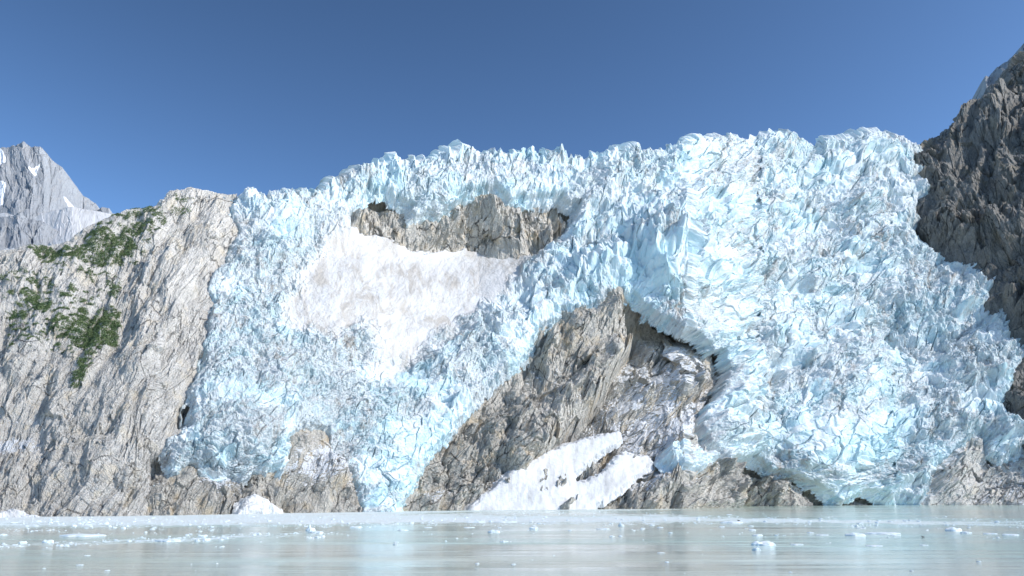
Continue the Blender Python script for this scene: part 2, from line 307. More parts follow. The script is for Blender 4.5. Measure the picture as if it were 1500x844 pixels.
# ------------------------------------------------------------------ glacier
def rocks_sdf(px, py):
    d = np.full(px.shape, -999.0, f32)
    for P, wp in ROCKS: d = np.maximum(d, sdf(px, py, P, 60, wp))
    return d
ST = 0.85
SNOWF = [(500, 332), (478, 360), (455, 395), (435, 425), (415, 455), (425, 490), (470, 492), (520, 480), (555, 492), (545, 540), (585, 548), (620, 510), (660, 488), (700, 458), (735, 440), (748, 408), (785, 376), (842, 330), (820, 300), (700, 340), (560, 340)]
def ice_relief(px, py):
    wx = fbm(px / 45, py / 45, 3, 5) * 14 + gn(px / 9, py / 9, 8) * 1.1; wy = fbm(px / 45, py / 45, 3, 6) * 12 + gn(px / 9, py / 9, 9) * 1.1
    x = px + wx; y = py + wy
    sfd = sdf(px, py, SNOWF, 70, 2.0, 44) + 22 * fbm(px / 40, py / 30, 4, 45) * sst(372, 400, py); sf = sst(-20, 14, sfd)
    fine = gau(px, py, 430, 480, 190, 240)                                   # the western lobe is more finely broken
    wall = gau(px, py, 960, 390, 170, 75)                                    # tall seracs over the bend
    top = gau(px, py, 690, 245, 190, 28)
    lobe = gau(px, py, 1235, 650, 85, 60) + gau(px, py, 600, 670, 70, 80)    # smoother pressed ice
    var = np.clip(1 + 1.2 * fbm(px / 90, py / 70, 3, 97), .3, 2.0)           # some reaches are wilder than others
    rub = sst(-.34, .24, fbm(px / 75, py / 48, 4, 101) + .12 * gau(px, py, 1330, 420, 170, 190) + .1 * fine - .35 * lobe - .15 * wall - .2 * top)
    rub = np.clip(rub + .35 * fine, 0, 1); cln = 1 - rub
    b1, r1 = crags(x / 60, y / 46, 11, 0.9, 1.5, 1.0, .15, .5); b2, r2 = crags(x / 22, y / 18, 12, 1.1, 1.8, 1.0, .16, .55)
    t1, e1, r1b = blocks(x / 31, y / 20, 16, 0.75, 1.3); t2, e2, r2b = blocks(x / 16, y / 11, 15, 0.7, 1.2); b2w, r2w = crags(x / 14, y / 32, 22, 1.3, 1.3, 1.1, .16, .4)
    b3, r3 = crags(x / 9, y / 7.4, 13, 1.2, 1.9, 1.0, .16, .5); b4, r4 = crags(x / 4.2, y / 3.6, 14, 1.2, 1.9, 1.0, .08, .5)
    A1 = 19 * (1 - .5 * fine + .4 * wall - .7 * top); A2 = 9.5 * (1 - .35 * fine + .3 * wall + .3 * top - .5 * lobe); A2w = 14.0 * np.clip(wall * 1.1 + top * .7, 0, 1.2)
    d = A1 * b1 + A2 * b2 * var * (1 - .5 * np.clip(wall, 0, 1)) + A2w * b2w + 7.5 * t1 * (.3 + cln) * (1 - .5 * fine) * (1 - .6 * top) + (2.0 + 3.5 * cln) * t2 * (1 - .5 * lobe) * var + 4.6 * b3 * (.35 + .75 * rub) + 2.2 * b4 * (.25 + .9 * rub)
    # rows of crevasses lying across the flow
    row = (y + np.interp(px, [200, 500, 700, 850, 1100, 1600], [70, 20, 5, 10, 50, 160]) + 18 * fbm(px / 60, py / 60, 2, 140)) / 13.0; fr = row - np.floor(row)
    rz = sst(.0, .3, fbm(px / 95 + 3, py / 70, 3, 141)) * (1 - .8 * lobe) * (1 - .6 * np.clip(wall, 0, 1))
    d += 7.5 * rz * (.55 - fr) * (.4 + .9 * np.abs(gn(x / 17, np.floor(row) * 3.7, 142))) 
    face = np.clip(gau(px, py, 1240, 640, 90, 60) + gau(px, py, 760, 265, 80, 20) + gau(px, py, 600, 262, 60, 22) + gau(px, py, 585, 660, 55, 75) + gau(px, py, 1030, 450, 60, 45) + gau(px, py, 1180, 470, 40, 25) + gau(px, py, 1320, 560, 50, 25), 0, 1)
    d *= 1 - .5 * face
    for mx, my, sx, sy, h in ((905, 268, 42, 28, 13), (862, 275, 22, 28, -11), (1038, 425, 22, 36, -15), (1092, 440, 34, 40, 13), (1126, 558, 12, 22, -24), (1235, 560, 62, 34, 11), (1180, 600, 26, 22, -9), (1062, 620, 28, 50, 10),
                              (962, 372, 26, 46, 12), (930, 400, 14, 30, -9), (1000, 350, 16, 30, 9), (880, 402, 40, 22, 8), (1230, 655, 70, 45, 12), (385, 600, 60, 55, 8), (300, 420, 24, 60, 6), (470, 560, 28, 36, -8), (600, 600, 26, 60, -8), (660, 540, 60, 36, 9),
                              (1040, 275, 60, 16, 9), (1180, 250, 90, 14, 8), (1100, 330, 80, 18, 8), (1250, 380, 90, 20, 9), (1380, 450, 60, 26, 9), (1330, 500, 80, 16, -7), (1190, 300, 80, 14, -7), (1420, 560, 50, 40, 9), (760, 262, 60, 16, 8), (590, 262, 45, 18, 7)):
        gx_ = px + 10 * gn(px / 30, py / 30, 180); gy_ = py + 8 * gn(px / 26, py / 26, 181); d += h * gau(gx_, gy_, mx, my, sx, sy)
    d += 14 * fbm(px / 120, py / 80, 3, 61) + 2.0 * (ridged(px / 24, py / 20, 3, 71) - .5) + (.15 + 2.0 * rub) * (ridged(px / 8, py / 7, 3, 72) - .5) + (.12 + .5 * rub) * gn(px / 2.2, py / 2.2, 77)
    d -= sst(0.07, 0.0, e2) * sst(0.55, 0.85, r2b) * 6 + sst(.05, 0, e1) * sst(.4, .8, r1b) * 8
    # narrow curved cracks on the pressed lobe
    ck = sst(0.05, 0.0, np.abs(gn(px / 38 + gn(px / 30, py / 30, 5), py / 24, 83))) * sst(0.0, 0.25, gn(px / 50, py / 40, 84))
    d -= 3.5 * ck * np.clip(lobe * 1.5, 0, 1)
    roll = 5 * fbm(px / 70, py / 40, 3, 31) + .5 * fbm((px + .6 * py) / 9, (py - .6 * px) / 60, 3, 33) + 0.5 * fbm(px / 6, py / 5, 2, 32)
    d = d * (1 - .95 * sf) + roll * sf
    blue = np.clip(0.02 + .22 * cln + 0.35 * (r2 - .5) + 0.2 * (r3 - .5) + 0.55 * (r2b - .5) + .6 * rz * sst(.55, .95, fr) + 0.35 * lobe + 0.25 * wall + 0.5 * fbm(px / 90, py / 70, 3, 51) , 0, 1)
    dirt = np.clip(0.24 + .35 * rub + 1.0 * fbm(px / 80 + .5, py / 60, 3, 52) + 0.7 * gau(px, py, 530, 440, 90, 45) + 0.4 * gau(px, py, 1300, 380, 190, 160) + .3 * gau(px, py, 1060, 290, 90, 40) + 0.35 * gau(px, py, 520, 620, 60, 60) + .35 * gau(px, py, 1140, 650, 50, 40) - .3 * gau(px, py, 640, 390, 90, 30), 0, 1)
    return d, sf, blue, dirt, top, wall, rub
px, py = grid(222, 1640, 168, 768, ST)
P0 = sheet_points(px, py, base, crest_ice, 0.9, 0.35)
N = normals(P0); mpp = (P0[..., 1] / F)
rs = rocks_sdf(px, py); di = -rs
d, sf, blue, dirt, top, wall, rub = ice_relief(px, py)
for c_ in RCAVES + UCAVES + LCAVES: di = np.minimum(di, -sdf(px, py, c_, 20, .6))
gz = gau(px, py, 1030, 560, 60, 110)
di = di + 3.0 * (crags(px / 9, py / 8, 150)[0] - .3) + 9 * gz * (crags(px / 15, py / 13, 152)[0] - .3) + 2.0 * (crags(px / 4, py / 4, 151)[0] - .3)
Tk = 7 - 3.5 * gau(px, py, 320, 690, 90, 25) - 4 * gau(px, py, 1335, 280, 45, 110) + 6 * gau(px, py, 1055, 570, 70, 90) + 8 * gau(px, py, 860, 320, 30, 40) + 7 * gau(px, py, 690, 285, 170, 20) + 6 * gau(px, py, 1180, 700, 120, 40) + 2 * gau(px, py, 980, 470, 70, 50) - 5.5 * gau(px, py, 660, 375, 170, 22) - 3 * gau(px, py, 330, 380, 30, 110) 
R = 6.0 + .2 * np.maximum(Tk - 10, 0); q = np.clip(di / R, 0, 1); th = Tk * (.35 * sst(0, .12, q) + .65 * np.sqrt(1 - (1 - q) ** 2))
gz = gau(px, py, 1030, 560, 60, 110); th = np.where(di < 0, di * (1.6 + 4 * gz), th)
d2 = (d + 3 * gz) * (0.45 + 0.55 * sst(0, 20, di))
keep = (di > -9 + 6 * gz) & ((px > 312) | (py > 310))
disp = (th + d2) * mpp
P = P0 + N * disp[..., None]
cr = crest_ice(px); nearc = sst(34, 4, np.abs(py - cr)) * np.clip(gau(px, py, 690, 235, 210, 60) * 1.4 + .4, 0, 1.2)
f1, f2, hh, _, _ = worley(px / 13, py / 16, 201); f1b, _, hb, _, _ = worley(px / 6.5, py / 9, 202)
spk = np.clip(1 - f1 * 1.7, 0, 1) ** 1.2 * rnd(hh, 7) ** 1.5 * 17 * (.7 + .6 * gn(px / 3, py / 3, 203)) + np.clip(1 - f1b * 1.7, 0, 1) * rnd(hb, 7) ** 1.2 * 11
spw = np.clip(1 - f1 * 1.6, 0, 1) * rnd(hh, 8) ** 2 * 16 * np.clip(wall, 0, 1) * (1 - sf) * sst(0, 25, di)
P[..., 2] += (spk * nearc * sst(0, 25, di) + spw) * mpp
flow = np.stack([px, py, disp / mpp * .7], -1)
glacier = build('glacier', P, keep, M_ICE, dict(flow=flow, snow=sf, dirt=dirt, blue=blue, rub=rub))
tag(glacier, 'huge pale blue crevassed glacier tumbling down the mountainside to the sea', 'glacier', kind='structure')

# ------------------------------------------------------------------ bedrock
def rock_relief(px, py, ang, sx, sy, seed, amp=1.0, gully=1.0):
    c, s = math.cos(ang), math.sin(ang)
    u = (px * c + py * s); v = (-px * s + py * c)          # v runs along the strata
    u = u + fbm(px / 110, py / 110, 2, seed) * 14; v = v + fbm(px / 110, py / 110, 2, seed + 1) * 14
    var = np.clip(1 + 1.5 * fbm(px / 60, py / 60, 3, seed + 20), .2, 2.0)
    b0, _ = crags(u / (70 * sx), v / (75 * sy), seed + 8, .9, 1.0, 1.0, .1, .6); b1, q1 = crags(u / (32 * sx), v / (33 * sy), seed + 2, 1.1, 1.3, 1.0, .12, .7)
    b2, e2, q2 = blocks(u / (19 * sx), v / (20 * sy), seed + 3, 0.15, 1.5); b3, e3, q3 = blocks(u / (9 * sx), v / (10 * sy), seed + 4, 0.2, 1.6); b4, e4, q4 = blocks(u / (4.3 * sx), v / (5 * sy), seed + 5, 0.2, 1.6)
    d = 40 * gully * b0 + 19 * b1 * (.5 + .5 * var) + 9 * b2 * var + 4.6 * b3 * var + 2.6 * b4 * (.4 + .6 * var)
    d += gully * 5 * (ridged(u / (55 * sx), v / (70 * sy), 4, seed + 9) - .55) - 3.0 * sst(.06, 0, e2) * sst(.4, .7, q2) * var + .5 * gn(px / 2.4, py / 2.4, seed + 30)
    global TONE
    TONE = (.45 * q2 + .3 * q3 + .25 * q4).astype(f32)
    d = d - 16 * gully - 9
    return d * amp, np.stack([u, v, d * .5], -1)
def bedrock(name, poly, caves, box, mat, ang, sx, sy, seed, amp=1.0, gully=1.0, crest=None, depthf=base, snowf=None, extra=None, st=ST, label='', cat='rock outcrop', kind=None, margin=16, warp=1, back=(1.6, .35), xlim=(-999, 9999)):
    px, py = grid(*box, st)
    P0 = sheet_points(px, py, depthf, crest, *back); N = normals(P0); mpp = P0[..., 1] / F
    di = sdf(px, py, poly, 80, warp)
    d, fl = rock_relief(px, py, ang, sx, sy, seed, amp, gully)
    edge = np.where(di < 0, di * 0.9, 0.0) - 2.5
    d = d * (0.25 + .75 * sst(-2, 16, di)) + edge
    cv = np.full(px.shape, -999.0, f32)
    for c_ in caves: cv = np.maximum(cv, sdf(px, py, c_, 20, .6))
    d = d - 26 * sst(-2.5, 6, cv)
    if extra is not None: d = d + extra(px, py)
    keep = di > -margin
    if crest is not None: keep |= (py < crest(px) + 2) & (di > -60) & (px < xlim[1]) & (px > xlim[0])
    snow = np.zeros(px.shape, f32) if snowf is None else np.clip(snowf(px, py), 0, 1)
    P = P0 + N * (d * mpp)[..., None]
    o = build(name, P, keep, mat, dict(flow=fl, iso=np.stack([px, py, d * .7], -1), snow=snow.astype(f32), tone=TONE))
    if label: tag(o, label, cat, kind=kind)
    return o, px, py, P
crest_ridge = pl([(-400, 380), (-200, 375), (0, 369), (40, 362), (80, 359), (101, 353), (109, 344), (133, 329), (166, 315), (192, 307), (229, 304.5), (240, 294), (252, 281), (279, 275), (298, 279), (318, 284), (345, 288), (420, 296)])
def ridge_extra(px, py):
    e = 22 * gau(px, py, 462, 705, 52, 46) + 7 * gau(px, py, 452, 648, 24, 16) + 16 * gau(px, py, 300, 725, 55, 30) + 10 * gau(px, py, 375, 735, 25, 22) - 8 * gau(px, py, 415, 735, 12, 20)
    sh = sst(250, 300, px) * sst(665, 700, py)
    return e + sh * 9 * (crags(px / 24, py / 20, 350, 1, 1.3)[0] - .3) + (12 * gau(px, py, 60, 540, 120, 160) + 14 * np.exp(-((px - np.interp(py, [280, 480, 740], [290, 225, 150])) / 60) ** 2)) * sst(285, 370, py)
def ridge_depth(px, py): return base(px, py) * (1 - 0.0)
def ridge_snow(px, py): return 1.2 * gau(px, py, 20, 655, 45, 12) + 1.3 * gau(px, py, 325, 714, 32, 22) + 1.35 * gau(px, py, 468, 690, 55, 32) + .5 * gau(px, py, 10, 620, 50, 14) + .45 * gau(px, py, 150, 728, 40, 14)
ridge, rpx, rpy, rP = bedrock('rocky_ridge', RIDGE, RCAVES, (-260, 360, 235, 775), M_RIDGE, rad(32), 0.62, 1.5, 300, 0.52, 0.7, crest_ridge, xlim=(-999, 335), extra=ridge_extra, snowf=ridge_snow,
    margin=7, label='pale grey rock ridge with green shrub patches west of the glacier', cat='ridge', kind='structure')
bedrock('shore_rocks', SHORER, RCAVES[3:], (190, 545, 610, 775), M_OUT, rad(16), 0.8, 1.3, 350, 0.6, 0.7, extra=ridge_extra, snowf=ridge_snow, st=.7,
    label='snow dusted brown shore rocks below the western ice tongue')
upper, *_ = bedrock('rock_outcrop', UPPER, UCAVES, (485, 870, 262, 400), M_OUT, rad(4), 0.75, 1.9, 400, 1.05, 1.0, snowf=lambda x, y: .55 * gau(x, y, 670, 312, 40, 14) + .45 * gau(x, y, 800, 310, 45, 12) + .04,
    label='brown rock wall framed by ice above the smooth snowfield', st=0.7)
def low_extra(px, py):
    spur = 12 * np.exp(-((px - np.interp(py, [430, 520, 640, 745], [905, 900, 800, 640])) / 38) ** 2)
    bx = np.interp(py, [430, 490, 640, 700], [915, 950, 845, 800])           # floor of the shaded gully
    w_ = (px - bx); hollow = (-60 * np.where(w_ < 0, np.exp(-(w_ / 16) ** 2), np.clip(1 - w_ / 118, .08, 1))) * sst(425, 470, py) * sst(700, 640, py) - 12 * gau(px, py, 930, 450, 50, 35)
    k1 = sdf(px, py, [(905, 752), (911, 716), (941, 701), (985, 690), (1012, 694), (1054, 677), (1067, 690), (1070, 752)], 40)
    k2 = sdf(px, py, [(1108, 752), (1112, 722), (1130, 706), (1155, 707), (1180, 722), (1186, 752)], 40)
    return spur + hollow + 10 * sst(-6, 14, k1) + 9 * sst(-6, 12, k2)
def low_snow(px, py): return 1.2 * gau(px, py, 985, 600, 75, 80) + .3 * gau(px, py, 950, 520, 60, 60) + .6 * gau(px, py, 800, 545, 40, 16) + .5 * gau(px, py, 860, 600, 60, 40) + .35 * gau(px, py, 650, 735, 60, 15) + .5 * gau(px, py, 1010, 500, 25, 20) + .75 * gau(px, py, 930, 690, 60, 30)
lower, lpx, lpy, lP = bedrock('rock_buttress', LOWER, LCAVES, (568, 1380, 410, 768), M_OUT, rad(22), 0.85, 1.25, 500, 1.05, 1.0, snowf=low_snow, extra=low_extra,
    label='great craggy brown buttress between the two glacier tongues, half in shadow', cat='rock buttress')
knob, kpx, kpy, kP = bedrock('rock_outcrop', KNOB, KCAVES, (1325, 1640, 612, 765), M_RIDGE, rad(40), 1.1, 1.6, 600, 0.7, 0.5, extra=lambda x, y: 12 * gau(x, y, 1415, 710, 45, 45) - 5 * gau(x, y, 1475, 690, 30, 25),
    snowf=lambda x, y: .3 + 0 * x, label='rounded tan rock outcrop on the shore beside the eastern snout', cat='rock outcrop')
gx, gy = grid(230, 1620, 180, 775, 4); BP = sheet_points(gx, gy, base, lambda x: crest_ice(x) + 12, 1.8, .1); BN = normals(BP); bm = BP[..., 1] / F
light_backing = build('bedrock', BP - BN * (46 * bm * sst(745, 600, gy) + 22 * bm + 60 * bm * gau(gx, gy, 990, 560, 90, 110))[..., None], ((gx > 400) | (gy > 340)) & (gy > crest_ice(gx) + 10), M_OUT, dict(flow=np.stack([gx, gy, 0 * gx], -1), iso=np.stack([gx, gy, 0 * gx], -1), snow=0 * gx, tone=0 * gx + .5))  # backing sheet added behind the ice shell to keep light from shining through
tag(light_backing, 'grey bedrock backing hidden beneath the glacier, added to block light from behind', 'bedrock', kind='structure')
# east cliff
xb = pl([(-300, 1500), (72, 1500), (137, 1448), (165, 1413), (204, 1364), (237, 1334), (300, 1340), (341, 1331), (371, 1379), (388, 1448), (448, 1460), (500, 1500), (560, 1480), (600, 1476), (700, 1530), (800, 1560)])
def cliff_depth(px, py):
    k = .0004 * sst(640, 230, py) + .0001
    return base(np.minimum(px, 1600), np.maximum(py, 150)) * np.clip(1 - k * (px - 1338), .5, 1.05) * (1 + 0.0006 * np.maximum(0, 205 - py)) + 0.0
crest_cliff = pl([(1200, 330), (1330, 240), (1354, 214), (1366, 204), (1398, 185), (1413, 166), (1430, 155), (1448, 138), (1470, 122), (1480, 101), (1490, 85), (1500, 76), (1640, -30), (1700, -40)])
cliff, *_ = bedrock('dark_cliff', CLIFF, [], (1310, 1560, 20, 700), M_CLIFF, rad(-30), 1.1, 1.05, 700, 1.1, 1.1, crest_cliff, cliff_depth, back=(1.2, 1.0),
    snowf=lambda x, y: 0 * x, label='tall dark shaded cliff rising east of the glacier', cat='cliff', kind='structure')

# ------------------------------------------------------------------ far mountains
def far(name, crest, depth, tilt, box, mat, seed, label, cat, kind='structure', ang=0.1, snowf=None, amp=1.0, st=1.0, dome=None, sx=.8, sy=1.5):
    px, py = grid(*box, st); cf = pl(crest)
    df = lambda x, y: depth * (1 - tilt * (y - cf(x)) / 100)
    P0 = sheet_points(px, py, df, cf, 1.5, .5); N = np.array([0, -.8, .6]) + 0 * P0; mpp = P0[..., 1] / F
    d, fl = rock_relief(px, py, ang, sx, sy, seed, amp, 1.1)
    P = P0 + N * (d * mpp)[..., None]
    sn = np.zeros(px.shape, f32) if snowf is None else snowf(px, py).astype(f32)
    o = build(name, P, np.ones(px.shape, bool), mat, dict(flow=fl * 2.2, iso=np.stack([px, py, d], -1) * 2.2, snow=sn, tone=TONE))
    return tag(o, label, cat, kind=kind)
fs = [[(-20, 205), (4, 222), (9, 238), (0, 242), (-20, 235)], [(42, 246), (58, 242), (50, 256)], [(-20, 262), (8, 268), (4, 298), (-20, 310)], [(96, 292), (104, 312), (125, 322), (110, 305)]]
def farsnow(x, y):
    d = np.full(x.shape, -999.0, f32)
    for p_ in fs: d = np.maximum(d, sdf(x, y, p_, 20, .6))
    return sst(-1, 1, d) * 3
far('distant_mountain', [(-300, 200), (-60, 225), (0, 218), (41, 217), (65, 223), (75, 236), (93, 250), (103, 263), (113, 280), (123, 288), (138, 293), (141, 305), (146, 300), (159, 302), (163, 310), (260, 350)],
    3400, .22, (-300, 250, 190, 390), M_FAR, 800, 'hazy grey granite peak with small snow patches far behind the ridge', 'mountain', snowf=farsnow, amp=.3)
far('distant_snowfield', [(-300, 330), (-10, 314), (20, 310), (45, 315), (106, 303), (135, 309), (166, 314), (260, 345)], 2700, .55, (-300, 250, 298, 400), M_SNOW, 820,
    'sloping white snowfield between the far peak and the near ridge', 'snowfield', amp=.12)
far('granite_hump', [(-300, 330), (-20, 318), (10, 317), (30, 312), (50, 319), (76, 334), (100, 352), (140, 385), (260, 440)], 2200, .3, (-300, 250, 305, 440), M_FAR, 840,
    'smooth grey granite hump in front of the far snowfield', 'rock hump', amp=.4, sx=.9, sy=1.4)
far('distant_peak', [(1380, 200), (1424, 160), (1430, 150), (1438, 125), (1463, 98), (1488, 81), (1500, 72), (1600, 20), (1640, 10)], 2300, .12, (1400, 1640, 0, 260), M_FAR, 860,
    'bluish grey peak just showing behind the top of the dark cliff', 'mountain', ang=-.5, amp=.5)

# ------------------------------------------------------------------ sea
k = NT('silty_sea_water')
g = k.n('ShaderNodeNewGeometry'); pos = g.outputs['Position']
sl_ = k.attr('slush'); n = k.noise(k.scale(pos, (.25, .25, 0)), 1.0, 6, .7, .2); n_ = k.noise(k.scale(pos, (.014, .03, 0)), 1.0, 7, .68, .5)
sm = k.ramp(k.math('ADD', k.math('ADD', k.math('MULTIPLY', n, .9), k.math('MULTIPLY', n_, .9)), sl_), 1.12, 1.42)
c = k.mix(k.ramp(k.noise(k.scale(pos, (.004, .012, 0)), 1, 3), .4, .6), (0.46, 0.585, 0.52), (0.545, 0.57, 0.485))
c = k.mix(k.math('MULTIPLY', sm, .8), c, (0.72, 0.78, 0.79))
k.put(k.b.inputs['Base Color'], c); k.put(k.b.inputs['Roughness'], k.ramp(sm, 0, 1, .10, .6)); k.b.inputs['IOR'].default_value = 1.33
rip = k.noise(k.scale(pos, (.16, .7, 0)), 1.0, 5, .62); rip2 = k.noise(k.scale(pos, (.012, .09, 0)), 1.0, 3, .5); rip3 = k.ramp(k.noise(k.scale(pos, (.006, .035, 0)), 1.0, 3, .5), .4, .6, .25, 1.3)
k.put(k.b.inputs['Normal'], k.bump(k.math('ADD', k.math('MULTIPLY', k.math('ADD', rip, k.math('MULTIPLY', rip2, 2.5)), rip3), k.math('MULTIPLY', k.math('MULTIPLY', n, sm), 1.5)), .30, .8))
xs = np.concatenate([np.linspace(-7000, -460, 12), np.arange(-450, 451, 2.2), np.linspace(460, 7000, 12)])
ys = np.concatenate([np.linspace(-2500, 10, 12), np.arange(14, 760, 1.6), np.linspace(775, 7000, 12)])
X, Y = np.meshgrid(xs, ys); Yc = np.maximum(Y, 20); fw = Yc * CP - H * SP; ppx = 750 + F * X / fw; ppy = 422 + F * (H * CP + Yc * SP) / fw
def slush_amount(px, py):
    sh_ = shore(px); py = py + 4.5 * fbm(px / 38, py / 5, 3, 412) * sst(0, 8, py - sh_)
    b = .62 * np.exp(-((py - np.interp(px, [-200, 0, 270, 420, 600], [803, 800, 791, 783, 779])) / 4.0) ** 2) * sst(560, 300, px)
    b += .38 * np.exp(-((py - np.interp(px, [-200, 0, 500], [770, 768, 762])) / 6.0) ** 2) + .30 * sst(760, 300, px) * sst(795, 765, py)
    b += .45 * np.exp(-((py - np.interp(px, [400, 520, 1000, 1500, 1700], [765, 760, 760, 770, 772])) / np.interp(px, [500, 900, 1100, 1500], [7, 6, 4.5, 5])) ** 2) * sst(380, 540, px)
    b += .25 * sst(748, 758, py) * sst(1010, 960, px) * sst(775, 762, py) - .25 * sst(1000, 1060, px) * sst(756, 748, py)
    b += .42 * np.exp(-((py - shore(px) - 1.5) / 1.6) ** 2) + .22 * sst(1060, 980, px) * sst(10, 6, py - shore(px)) - .55 * sst(794, 815, py)
    return b * .62
sea = rawmesh('sea_water', np.stack([X, Y, 0 * X], -1).reshape(-1, 3), (lambda i: np.stack([i[:-1, :-1].ravel(), i[:-1, 1:].ravel(), i[1:, 1:].ravel(), i[1:, :-1].ravel()], -1))(np.arange(X.size).reshape(X.shape)), k.m,
              attrs=dict(slush=slush_amount(ppx, ppy).reshape(-1).astype(f32)), smooth=True)
tag(sea, 'calm milky grey-green fjord water streaked with slush', 'water', kind='structure')

# ------------------------------------------------------------------ snow apron at the foot of the buttress
def patch(name, poly, box, depthf, mat, label, cat, offs, seed, ref=None, kind=None, rough=1.0, R=9.0, st=.8, group=None, warp=1.0, attrs=None, amp=0.0):
    px, py = grid(*box, st); P0 = sheet_points(px, py, depthf); N = normals(P0); mpp = P0[..., 1] / F
    di = sdf(px, py, poly, 40, warp)
    q = np.clip(di / R, 0, 1); th = np.where(di < 0, di * 1.2, offs(px, py) * np.sqrt(1 - (1 - q) ** 2))
    d = 2.2 * fbm(px / 34, py / 26, 3, seed) + 0.7 * rough * fbm(px / 7, py / 4, 3, seed + 3)
    if amp: d = d + amp * (crags(px / 22, py / 18, seed + 5)[0] + .45 * crags(px / 9, py / 8, seed + 6)[0] + .2 * crags(px / 4, py / 3.6, seed + 7)[0])
    d = d * sst(-3, 8, di) + th
    P = P0 + N * (d * mpp)[..., None]
    at = dict(flow=np.stack([px, py, d], -1).astype(f32))
    for kk, v in (attrs or {}).items(): at[kk] = np.full(px.shape, v, f32)
    o = build(name, P, di > -6, mat, at)
    return tag(o, label, cat, group, kind)
APRON = [(675, 768), (684, 744), (720, 716), (754, 685), (790, 666), (829, 653), (870, 640), (905, 632), (912, 642), (892, 655), (862, 676), (838, 696), (842, 707), (862, 704), (888, 690), (905, 668), (926, 664), (948, 668), (955, 678), (930, 697), (910, 716), (888, 730), (866, 746), (870, 768)]
patch('snow_apron', APRON, (660, 1050, 590, 765), lambda x, y: base(x, y) * (1 - .012), M_SNOW, 'smooth white snow apron sloping to the water at the foot of the buttress', 'snow patch',
      lambda x, y: 2 + 6 * sst(880, 740, x) + 2 * gau(x, y, 800, 730, 80, 20), 900, rough=.5)

patch('ice_heap', [(346, 757), (347, 744), (357, 732), (372, 726), (388, 731), (400, 742), (412, 750), (414, 757)], (335, 425, 715, 765), lambda x, y: base(x, y) * .985, M_SNOW,
      'rounded white heap of fallen ice on the shore below the western tongue', 'ice heap', lambda x, y: 9 + 0 * x, 910, st=.5, amp=4, R=14)
patch('snow_bank', [(-60, 764), (-40, 750), (0, 752), (22, 748), (38, 752), (52, 758), (74, 761), (74, 766)], (-80, 90, 738, 772), lambda x, y: base(x, y) * .97, M_SNOW,
      'low white snow bank at the waterline below the pale ridge', 'snow bank', lambda x, y: 6 + 0 * x, 920, st=.6, R=8)
patch('stranded_ice', [(966, 676), (972, 660), (984, 652), (1002, 650), (1022, 658), (1047, 670), (1044, 682), (1018, 697), (990, 692)], (950, 1062, 638, 708), lambda x, y: base(x, y) * .982, M_ICE,
      'grubby white ice block stranded above the shore rocks', 'ice block', lambda x, y: 14 + 0 * x, 930, st=.5, amp=12, R=16, attrs=dict(snow=0.0, dirt=.7, blue=.3))

# ------------------------------------------------------------------ shrubs on the ridge
rng = np.random.default_rng(7)
VEG = [([(40, 361), (66, 366), (113, 372), (139, 358), (126, 354), (156, 345), (186, 349), (203, 362), (179, 373), (176, 385), (143, 387), (99, 383), (66, 380), (48, 370)], 1.0),
       ([(219, 306), (232, 309), (243, 326), (235, 330), (222, 316)], .9), ([(190, 329), (212, 323), (230, 343), (212, 338), (186, 347), (180, 340)], .8), ([(34, 437), (53, 433), (75, 452), (66, 464), (40, 450)], .8),
       ([(84, 480), (120, 470), (143, 465), (173, 454), (172, 490), (167, 508), (125, 513), (112, 500), (78, 492)], 1.0), ([(20, 458), (42, 466), (36, 474), (22, 468)], .8), ([(44, 415), (76, 417), (80, 423), (55, 422)], .8),
       ([(158, 412), (176, 414), (172, 436), (160, 434)], .7), ([(106, 566), (130, 523), (138, 526), (118, 572)], .6), ([(258, 290), (280, 292), (276, 297), (260, 296)], .7), ([(252, 307), (280, 307), (274, 314), (256, 312)], .7),
       ([(90, 438), (112, 440), (108, 446), (92, 443)], .8), ([(162, 315), (196, 304), (222, 304), (224, 309), (170, 320)], .6), ([(118, 453), (140, 460), (136, 468), (118, 462)], .8), ([(0, 415), (30, 405), (60, 412), (30, 420)], .35),
       ([(60, 385), (176, 390), (160, 412), (70, 404)], .25), ([(10, 425), (150, 425), (170, 520), (20, 520)], .16), ([(150, 330), (240, 330), (200, 385), (120, 350)], .25)]
cx, cy = [], []
for poly, dn in VEG:
    A = np.array(poly, float); n = int(np.ptp(A[:, 0]) * np.ptp(A[:, 1]) * 1.6)
    x = rng.uniform(A[:, 0].min() - 3, A[:, 0].max() + 3, n); y = rng.uniform(A[:, 1].min() - 3, A[:, 1].max() + 3, n)
    d = sdf(x, y, poly, 10, 2.2); pn = fbm(x / 14, y / 5, 3, 333) * 1.6 + .32 * (dn * 2 - 1) + .12
    m = (d > -2) & (pn > 0 if dn >= .5 else pn > .32); cx.append(x[m]); cy.append(y[m])
cx = np.concatenate(cx); cy = np.concatenate(cy)
ix = np.clip(np.round((cx + 260) / ST).astype(int), 0, rP.shape[1] - 1); iy = np.clip(np.round((cy - 235) / ST).astype(int), 0, rP.shape[0] - 1)
C = rP[iy, ix]; nl = 12; n = len(C)
rr = rng.uniform(.45, 1.1, (n, 1, 1)); dirs = rng.normal(size=(n, nl, 3)); dirs[..., 2] = np.abs(dirs[..., 2]) * .9; dirs /= np.linalg.norm(dirs, axis=-1, keepdims=True)
cen = C[:, None, :] + dirs * rr * rng.uniform(.6, 1.05, (n, nl, 1)); tri = rng.normal(size=(n, nl, 3, 3)) * .24 * rr[..., None]
V = (cen[:, :, None, :] + tri).reshape(-1, 3); org = C.mean(0)
